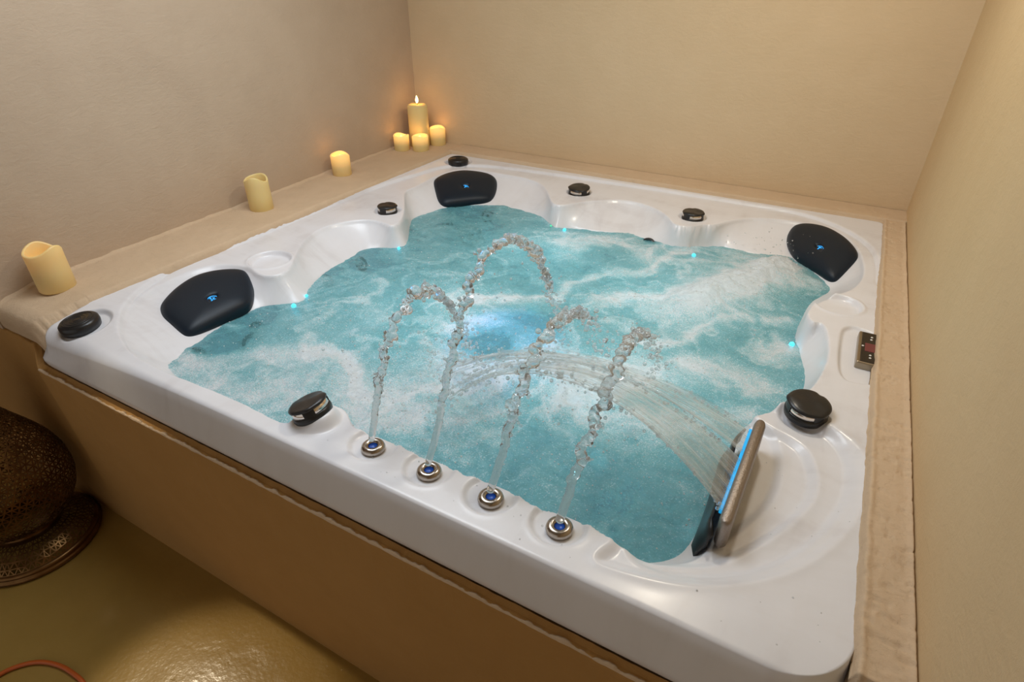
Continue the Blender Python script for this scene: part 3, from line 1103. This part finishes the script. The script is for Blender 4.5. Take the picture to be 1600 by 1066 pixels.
# ------------------------------------------------------------------ water
n1, n2 = 380, 380
X, Y = np.meshgrid(np.linspace(.10, 2.14, n1), np.linspace(.055, 2.12, n2))
hs = height(X, Y, G)
foam = np.zeros_like(X)
wx = (fbm(X * 5, Y * 5, 4) - .5) * .35
wy = (fbm(X * 5 + 40, Y * 5 + 9, 4) - .5) * .35
for pts, w, st in FOAM:
    d, _ = pdist(X + wx * .55, Y + wy * .55, np.array(pts), False)
    d = d.reshape(X.shape)
    foam = np.maximum(foam, st * np.exp(-(d / (w * 1.15)) ** 1.5))
streak = fbm((X + wx) * 7, (Y + wy) * 11, 5)
blot = fbm((X + wx) * 3.2 + 8, (Y + wy) * 3.2, 3)
foam = foam * (.30 + 1.35 * fbm((X + wx) * 15, (Y + wy) * 17, 5)) + np.clip(blot - .42, 0, 1) * 1.1 * streak + .10
ridge = 1 - np.abs(2 * fbm((X + wx) * 6 + 3, (Y + wy) * 6 + 5, 4) - 1)
foam = foam + .28 * np.clip((ridge - .86) / .14, 0, 1) * (.3 + blot)
calm = np.exp(-(((X - .55) / .35) ** 2 + ((Y - 1.55) / .3) ** 2)) + .7 * np.exp(-(((X - 1.75) / .25) ** 2 + ((Y - .35) / .25) ** 2))
foam = np.clip(foam * (1 - .6 * np.clip(calm, 0, 1)), 0, 1.2)
for jx, jy, jr in JETS:
    foam = foam - .75 * np.exp(-(((X - jx) ** 2 + (Y - jy - .04) ** 2) / (jr * 1.6) ** 2))
for px_, py_ in ((1.153, .70), (1.205, .885)):
    gq = np.exp(-(((X + wx * .3 - px_) / .11) ** 2 + ((Y + wy * .3 - py_) / .075) ** 2))
    foam = foam * (1 - gq) - .22 * gq
churn = .35 + .9 * np.clip(foam, 0, 1) + .5 * np.exp(-(((X - 1.2) / .5) ** 2 + ((Y - .8) / .6) ** 2)) - .25 * np.clip(calm, 0, 1)
Z = ZW + churn * ((fbm(X * 9, Y * 9, 2) - .5) * .022 + (fbm(X * 26 + 3, Y * 26, 3) - .5) * .012 + (fbm(X * 75 + 3, Y * 75, 3) - .5) * .006)
md_, _ = pdist(X, Y, np.array(FOAM[0][0]), False)
md_ = md_.reshape(X.shape)
foam = np.maximum(foam, (.55 + .8 * fbm(X * 12, Y * 12, 5)) * np.exp(-(md_ / .12) ** 2))
Z = Z + .055 * np.exp(-(md_ / .10) ** 2) * (.55 + .8 * fbm(X * 16, Y * 16, 5))
md2, _ = pdist(X, Y, np.array(FOAM[4][0]), False)
Z = Z + .020 * np.exp(-(md2.reshape(X.shape) / .07) ** 2) * (fbm(X * 26, Y * 26, 4))
kp = (hs < Z + .012)
kp = kp[:-1, :-1] & kp[1:, :-1] & kp[:-1, 1:] & kp[1:, 1:]
water, used = grid_obj('water', X, Y, Z, m_water, None, kp)
a_ = water.data.attributes.new('foam', 'FLOAT', 'POINT')
a_.data.foreach_set('value', foam.ravel()[used].astype(np.float32))
tag(water, 'turquoise bubbling water with white foam filling the white hot tub', 'water', None, 'stuff')


def blob_mesh(name, centers, radii, mat, parent, voxel, smooth=2):
    """many overlapping balls fused into one lumpy skin of water"""
    bm = bmesh.new()
    tmp = bmesh.new()
    bmesh.ops.create_icosphere(tmp, subdivisions=2, radius=1)
    bv = [v.co.copy() for v in tmp.verts]
    bf = [[v.index for v in f.verts] for f in tmp.faces]
    tmp.free()
    V, F = [], []
    for c, r in zip(centers, radii):
        b0 = len(V)
        V += [(c[0] + r * q.x, c[1] + r * q.y, c[2] + r * q.z) for q in bv]
        F += [tuple(b0 + i for i in f) for f in bf]
    o = new_obj(name, V, F, mat, parent)
    bm.free()
    if voxel:
        md = o.modifiers.new('fuse', 'REMESH')
        md.mode = 'VOXEL'
        md.voxel_size = voxel
        md.use_smooth_shade = True
        sm = o.modifiers.new('smooth', 'SMOOTH')
        sm.iterations = smooth
        sm.factor = .5
        dg = bpy.context.evaluated_depsgraph_get()
        me = bpy.data.meshes.new_from_object(o.evaluated_get(dg))
        o.modifiers.clear()
        o.data = me
        me.polygons.foreach_set('use_smooth', [True] * len(me.polygons))
    return o


# froth: bubbles a millimetre or two across riding on the surface
pr = (.10 + np.clip(foam, 0, 1) + .55 * np.exp(-(((X - 1.25) / .55) ** 2 + ((Y - .45) / .35) ** 2))).ravel()[used]
wv = np.stack([X, Y, Z], -1).reshape(-1, 3)[used]
pick = rng.choice(len(wv), 3200, False, pr / pr.sum())
tmp = bmesh.new()
bmesh.ops.create_icosphere(tmp, subdivisions=1, radius=1)
bv = np.array([v.co[:] for v in tmp.verts])
bf = np.array([[v.index for v in f.verts] for f in tmp.faces])
tmp.free()
rad = .0008 + .0022 * rng.random(len(pick)) ** 2.5
V = wv[pick][:, None, :] + rng.normal(size=(len(pick), 1, 3)) * .002 * [1, 1, 0] + bv[None] * rad[:, None, None]
F = (bf[None] + (np.arange(len(pick)) * len(bv))[:, None, None]).reshape(-1, 3)
fb = new_obj('froth_bubbles', V.reshape(-1, 3).tolist(), F.tolist(), m_froth, water)
tag(fb, kind='stuff')


# ------------------------------------------------------------------ four arcing jets of water
ARC = [
    [(.088, .02), (.113, .086), (.141, .155), (.170, .212), (.202, .252), (.244, .279), (.287, .291), (.330, .284), (.360, .258), (.393, .226), (.443, .150), (.49, .06), (.535, -.095)],
    [(.088, .02), (.129, .083), (.157, .150), (.187, .213), (.213, .261), (.240, .301), (.288, .367), (.326, .394), (.379, .404), (.449, .393), (.527, .352), (.580, .305), (.628, .239), (.664, .167), (.702, .105), (.76, -.02), (.79, -.095)],
    [(.088, .02), (.131, .072), (.165, .131), (.202, .179), (.236, .212), (.272, .238), (.320, .259), (.380, .262), (.440, .250), (.510, .220), (.58, .165), (.65, .08), (.72, -.03), (.75, -.095)],
    [(.088, .02), (.127, .062), (.166, .105), (.210, .142), (.254, .172), (.300, .198), (.345, .224), (.390, .238), (.440, .236), (.510, .208), (.58, .150), (.65, .07), (.73, -.05), (.75, -.095)]]
BREAK = [.66, .74, .60, .58]
THICK = [1.0, 1.0, 1.12, 1.2]
FLAB = ['arc of clear water from the leftmost steel nozzle on the front rim',
        'tallest arc of clear water, rising from the second steel nozzle from the left',
        'arc of water from the third steel nozzle, splitting into drops behind the rim',
        'arc of water from the rightmost steel nozzle beside the waterfall']
for i, (x, y) in enumerate(NOZ):
    path = catmull(ARC[i], 420)
    seg = np.r_[0, np.cumsum(np.hypot(*np.diff(path, axis=0).T))]
    tot = seg[-1]
    C_, R_ = [], []
    s_ = 0.0
    ph = rng.random() * 6
    while s_ < tot * BREAK[i]:
        yy = np.interp(s_, seg, path[:, 0])
        zz = np.interp(s_, seg, path[:, 1])
        t = s_ / (tot * BREAK[i])
        lump = .5 + .5 * math.sin(s_ * 210 + ph + 2.2 * math.sin(s_ * 47))
        g = min(1, max(0, t - .06) * 2.0)
        r = (.0078 * (1 - .5 * g) + .0058 * g * (.15 + lump * rng.uniform(.5, 1.3)) + .0010 * rng.normal() * g) * THICK[i]
        if t > .85:
            r *= 1 - .45 * (t - .85) / .15
        wob = .0060 * min(1, max(0, t - .03) * 2.4)
        C_.append((x + wob * (math.sin(s_ * 95 + ph) + .6 * rng.normal()), yy + .45 * wob * rng.normal(), zz + .45 * wob * rng.normal()))
        R_.append(max(.0046, r))
        if t > .2:                                       # side lobes make the surface knobbly
            for _q in range(2):
                an = rng.uniform(0, 6.28)
                C_.append((C_[-1][0] + r * .9 * math.cos(an), C_[-1][1] + r * .5 * rng.normal(), C_[-1][2] + r * .9 * math.sin(an)))
                R_.append(max(.0026, r * rng.uniform(.28, .55)))
        s_ += .0038
    st = blob_mesh('fountain_stream', C_, R_, m_stream, None, .0016, 1)
    tag(st, FLAB[i], 'water jet', 'water jets from the front rim')
    C_, R_ = [], []
    for q in range(150):                                  # the stream tearing up on its way down
        t = BREAK[i] - .08 + (1.06 - BREAK[i]) * rng.random() ** 1.1
        s_ = min(tot * t, tot)
        yy = np.interp(s_, seg, path[:, 0])
        zz = np.interp(s_, seg, path[:, 1])
        w = .004 + .055 * max(0, t - BREAK[i] + .05)
        C_.append((x + w * rng.normal() * .8, yy + w * rng.normal(), max(ZW + .01, zz + w * rng.normal())))
        R_.append(.0022 + .0060 * rng.random() ** 2.2 * (1.15 - .5 * t))
    dr = blob_mesh('falling_drops', C_, R_, m_stream, st, .0022, 1)
    tag(dr, kind='stuff')
    C_, R_ = [], []
    for q in range(26):                                   # a few strays
        s_ = tot * rng.random() * .9
        yy = np.interp(s_, seg, path[:, 0])
        zz = np.interp(s_, seg, path[:, 1])
        C_.append((x + .02 * rng.normal(), yy + .02 * rng.normal(), max(ZW + .01, zz + .018 * rng.normal())))
        R_.append(.0010 + .0016 * rng.random())
    tag(blob_mesh('stray_drops', C_, R_, m_stream, st, None), kind='stuff')


# ------------------------------------------------------------------ the waterfall: two curtains from the slot
def curtain(y0, y1, z0, z1, name, parent, seed, thick=.004):
    n, m = 150, 46
    v = []
    for i in range(n):
        a = i / (n - 1)
        for j in range(m):
            b = j / (m - 1)
            ys = y0 + (y1 - y0) * b
            zp = z0 + (z1 - z0) * b                     # crest height of this thread of the curtain
            span = 1.955 - 1.63
            k = (zp - .022) / span ** 2
            xl = 1.63 - math.sqrt(max(0.0001, (zp + .095) / k))
            xe = xl + .10 * (fbm(np.array([b * 7.0]), np.array([seed]), 3)[0] - .3)
            x = 1.955 + (xe - 1.955) * a
            z = zp - k * (x - 1.63) ** 2
            mid = (y0 + y1) / 2
            yy = mid + (ys - mid) * (1 - .22 * a) + .03 * a * a
            rip = (fbm(np.array([b * 9 + a * 1.3]), np.array([a * 2.5 + seed]), 3)[0] - .5)
            rip2 = (fbm(np.array([b * 26 + seed]), np.array([a * 7 + seed]), 3)[0] - .5)
            rim = max(0, 1 - min(b, 1 - b) / .06)
            v.append((x, yy + .012 * a * rip, z + .016 * rip * (.3 + a) + .009 * rip2 * (.3 + a) + .004 * rim))
    f = []
    for i in range(n - 1):
        for j in range(m - 1):
            b, a = j / (m - 1), i / (n - 1)
            hole = fbm(np.array([b * 12 + seed]), np.array([a * 5 - 3 * seed]), 3)[0]
            if a > .45 and hole < .26 + .42 * (a - .45) / .55:
                continue
            q = i * m + j
            f.append((q, q + 1, q + m + 1, q + m))
    o = new_obj(name, v, f, m_sheet, parent)
    md = o.modifiers.new('film', 'SOLIDIFY')
    md.thickness = thick
    md.offset = 0
    return o


fall = empty('waterfall', (1.955, .39, .02), 'wide sheet of clear water arching from the blue lit spout on the right', 'waterfall')
inv = Matrix.Translation(-Vector(fall.location))
for args in ((.255, .415, .203, .150, 'water_curtain', None, 3.1), (.440, .535, .118, .088, 'water_curtain', None, 9.7)):
    o = curtain(*args)
    o.parent = fall
    o.matrix_parent_inverse = inv
# ragged ropes of water along the curtain's edges, and the splash where it lands
C_, R_ = [], []
for yb, zp in ((.258, .203), (.412, .150), (.530, .088)):
    k = (zp - .022) / .325 ** 2
    xl = 1.63 - math.sqrt((zp + .09) / k)
    for q in range(170):
        a = rng.random() ** .9
        x = 1.95 + (xl - 1.95) * a
        C_.append((x, yb + (.335 - yb) * .22 * a + .03 * a * a + (.003 + .010 * a) * rng.normal(), zp - k * (x - 1.63) ** 2 + (.003 + .012 * a) * rng.normal()))
        R_.append(.0018 + .0034 * rng.random() ** 2)
o = blob_mesh('edge_drops', C_, R_, m_stream, None, None)
o.parent = fall
o.matrix_parent_inverse = inv
tag(o, kind='stuff')
C_, R_ = [], []
for q in range(520):
    r_ = rng.normal(size=2)
    C_.append((1.22 + .20 * r_[0], .56 + .16 * r_[1], ZW + .012 + abs(rng.normal()) * .055))
    R_.append(.0012 + .0040 * rng.random() ** 3)
for q in range(60):
    C_.append((1.83 + .10 * rng.normal(), 1.83 + .06 * rng.normal(), ZW + .04 + abs(rng.normal()) * .03))
    R_.append(.0010 + .0028 * rng.random() ** 3)
o = blob_mesh('splash_drops', C_, R_, m_stream, None, None)
o.parent = fall
o.matrix_parent_inverse = inv
tag(o, kind='stuff')

# ------------------------------------------------------------------ candles on the left ledge
CL = ['wide hollow ivory candle nearest the front, on the left ledge by the tub corner',
      'tall unlit hollow candle, second from the front on the left ledge',
      'glowing candle standing alone between the hollow candle and the corner group',
      'small glowing candle on the left of the corner group',
      'small glowing candle in front of the tall pillar candle',
      'tall cream pillar candle with a flame in the back corner',
      'medium glowing candle on the right of the pillar in the back corner']
IVORY, CREAM = (.80, .60, .27), (.78, .62, .28)
GLOW = [.10, 0, .55, .75, .75, 0.0, .75]
for i, (x, y, r, h) in enumerate(CANDLES):
    zb = .012
    pillar = i == 5
    mw = wax('candle_wax_%d' % i, IVORY if i in (0, 2) else CREAM, GLOW[i], h * .30, h * .95)
    if pillar:
        c = lathe_obj('candle', [(r * .96, 0), (r, .004), (r, h * .5), (r * .985, h - .012), (r * .93, h - .004), (r * .75, h + .001), (r * .35, h - .003), (0, h - .006)], m_wax_p if False else mw, None, 56, lambda th, k: .002 * math.sin(3 * th + k) if k in (4, 5) else 0)
        v, f = tube([(0, 0, h - .008), (.001, 0, h + .004), (.0015, .001, h + .010)], .0016, 8)
        new_obj('wick', v, f, m_wick, c)
        fl = lathe_obj('flame', [(.0008, h + .006), (.006, h + .012), (.0082, h + .020), (.0070, h + .030), (.0038, h + .040), (0, h + .048)], glow('flame', (1.0, .70, .25), 9.0), c, 20, cap=False)
    else:
        ph = (0.5, 2.0, 1.1, .2, 2.9, 0, 1.7)[i]
        amp = (.011, .009, .006, .004, .004, 0, .005)[i]
        top = lambda th, k, ph=ph, amp=amp: (amp * math.cos(2 * th + ph) + .4 * amp * math.sin(3 * th + 2 * ph)) if k in (4, 5, 6, 7) else (.5 * amp * math.cos(2 * th + ph) if k in (3, 8) else 0)
        ri = r * (.84 if i < 2 else .80)
        dep = h * (.42 if i < 2 else .18)
        c = lathe_obj('candle', [(r * .95, 0), (r, .004), (r * 1.005, h * .45), (r, h * .80), (r * 1.01, h - .004), (r * .97, h), (ri * 1.05, h), (ri, h - .004), (ri * .99, h - dep * .5), (ri * .97, h - dep), (0, h - dep)], mw, None, 56, top, cap=True)
        if GLOW[i]:
            bulb = lathe_obj('led_flame', [(.004, h - dep), (.005, h - dep + .006), (.0035, h - dep + .012), (0, h - dep + .018)], glow('led_flame', (1.0, .55, .15), 3.0), c, 16, cap=False)
    c.location = (x, y, zb)
    if i == 0:
        c.rotation_euler = (0, 0, .4)
    tag(c, CL[i], 'candle', 'candles on the left ledge')
x, y, r, h = CANDLES[5]
lamp('pillar_flame_light', 'POINT', (x, y, .012 + h + .03), .28, (1.0, .48, .14), None, .012)
for i in (2, 3, 4, 6):
    x, y, r, h = CANDLES[i]
    lamp('candle_glow_light', 'POINT', (x, y, .012 + h + .004), .05, (1.0, .50, .16), None, .015)

# ------------------------------------------------------------------ pierced brass floor lantern
LX, LY = -.238, -.214


def pierced(prof, nth, name, parent, margin=.24, seed=1, thick=.0015):
    """a lathe skin cut into jittered triangles, each one pierced: what is left is the lattice of struts"""
    rr = random.Random(seed)
    P = np.array(prof, float)
    L = np.r_[0, np.cumsum(np.hypot(*np.diff(P, axis=0).T))]
    step = 2 * math.pi * P[:, 0].max() / nth * .86
    rows = max(2, int(L[-1] / step))
    pts, ids = [], []
    for k in range(rows + 1):
        s0 = L[-1] * k / rows
        row = []
        for a in range(nth):
            e = 0 if k in (0, rows) else 1
            ds = e * rr.uniform(-.28, .28) * step
            th = 2 * math.pi * (a + .5 * (k % 2) + e * rr.uniform(-.26, .26)) / nth
            r = np.interp(s0 + ds, L, P[:, 0])
            z = np.interp(s0 + ds, L, P[:, 1])
            row.append(len(pts))
            pts.append(Vector((r * math.cos(th), r * math.sin(th), z)))
        ids.append(row)
    V = [tuple(q) for q in pts]
    F = []
    for k in range(rows):
        for a in range(nth):
            b = (a + 1) % nth
            A, B, C2, D = ids[k][a], ids[k][b], ids[k + 1][a], ids[k + 1][b]
            tris = ((A, B, C2), (B, D, C2)) if k % 2 == 0 else ((A, B, D), (A, D, C2))
            for t in tris:
                c = (pts[t[0]] + pts[t[1]] + pts[t[2]]) / 3
                b0 = len(V)
                mg = margin + rr.uniform(-.04, .1)
                for q in t:
                    V.append(tuple(pts[q] + (c - pts[q]) * mg * 1.45))
                for e in range(3):
                    F.append((t[e], t[(e + 1) % 3], b0 + (e + 1) % 3, b0 + e))
    o = new_obj(name, V, F, m_brass, parent, False)
    md = o.modifiers.new('sheet', 'SOLIDIFY')
    md.thickness = thick
    return o


lan = empty('floor_lantern', (LX, LY, ZF), 'pierced antique brass floor lantern standing on the floor beside the tub platform', 'lantern')
z0 = lambda z: z - ZF
lathe_obj('foot_ring', [(.196, 0), (.206, .004), (.209, .012), (.205, .019), (.199, .021), (.203, .026), (.203, .032), (.197, .037), (.190, .038)], m_brass, lan, 96, cap=False)
pierced([(.192, .038), (.180, .056), (.155, .074), (.128, .086), (.108, .092)], 60, 'pierced_base', lan, .20, 3)
lathe_obj('neck_band', [(.112, .090), (.100, .094), (.093, .098), (.096, .104), (.090, .110), (.094, .116)], m_brass, lan, 80, cap=False)
pierced([(.094, .116), (.140, .140), (.172, .172), (.192, .21), (.203, .255), (.205, .30), (.199, .345), (.186, .39), (.168, .43), (.146, .47), (.122, .51), (.100, .55), (.082, .60), (.070, .65)], 60, 'pierced_body', lan, .21, 5)
lathe_obj('collar', [(.072, .648), (.080, .655), (.078, .668), (.060, .68), (.034, .70), (.020, .74), (.0, .76)], m_brass, lan, 64, cap=False)

# ------------------------------------------------------------------ orange cord on the floor
pts = catmull([(.16, -.64), (.195, -.56), (.211, -.515), (.241, -.477), (.279, -.452), (.333, -.435), (.390, -.429), (.442, -.430), (.50, -.445), (.55, -.48)], 90)
v, f = tube([(a, b, ZF + .0075) for a, b in pts], .0065, 12)
tag(new_obj('power_cord', v, f, m_cord), 'orange cord looping over the olive floor at the front', 'cord')

# stuff sitting at the rim: stray drops of water on the acrylic
C_, R_ = [], []
for q in range(36):
    x, y = (rng.uniform(1.1, 2.15), rng.uniform(.02, .14)) if q < 24 else (rng.uniform(2.0, 2.18), rng.uniform(.1, .6))
    C_.append((x, y, H(x, y)))
    R_.append(.0010 + .0014 * rng.random() ** 2)
tag(blob_mesh('spilled_drops', C_, R_, m_stream, None, None), 'tiny water drops spattered on the white front rim', 'water drops', None, 'stuff')
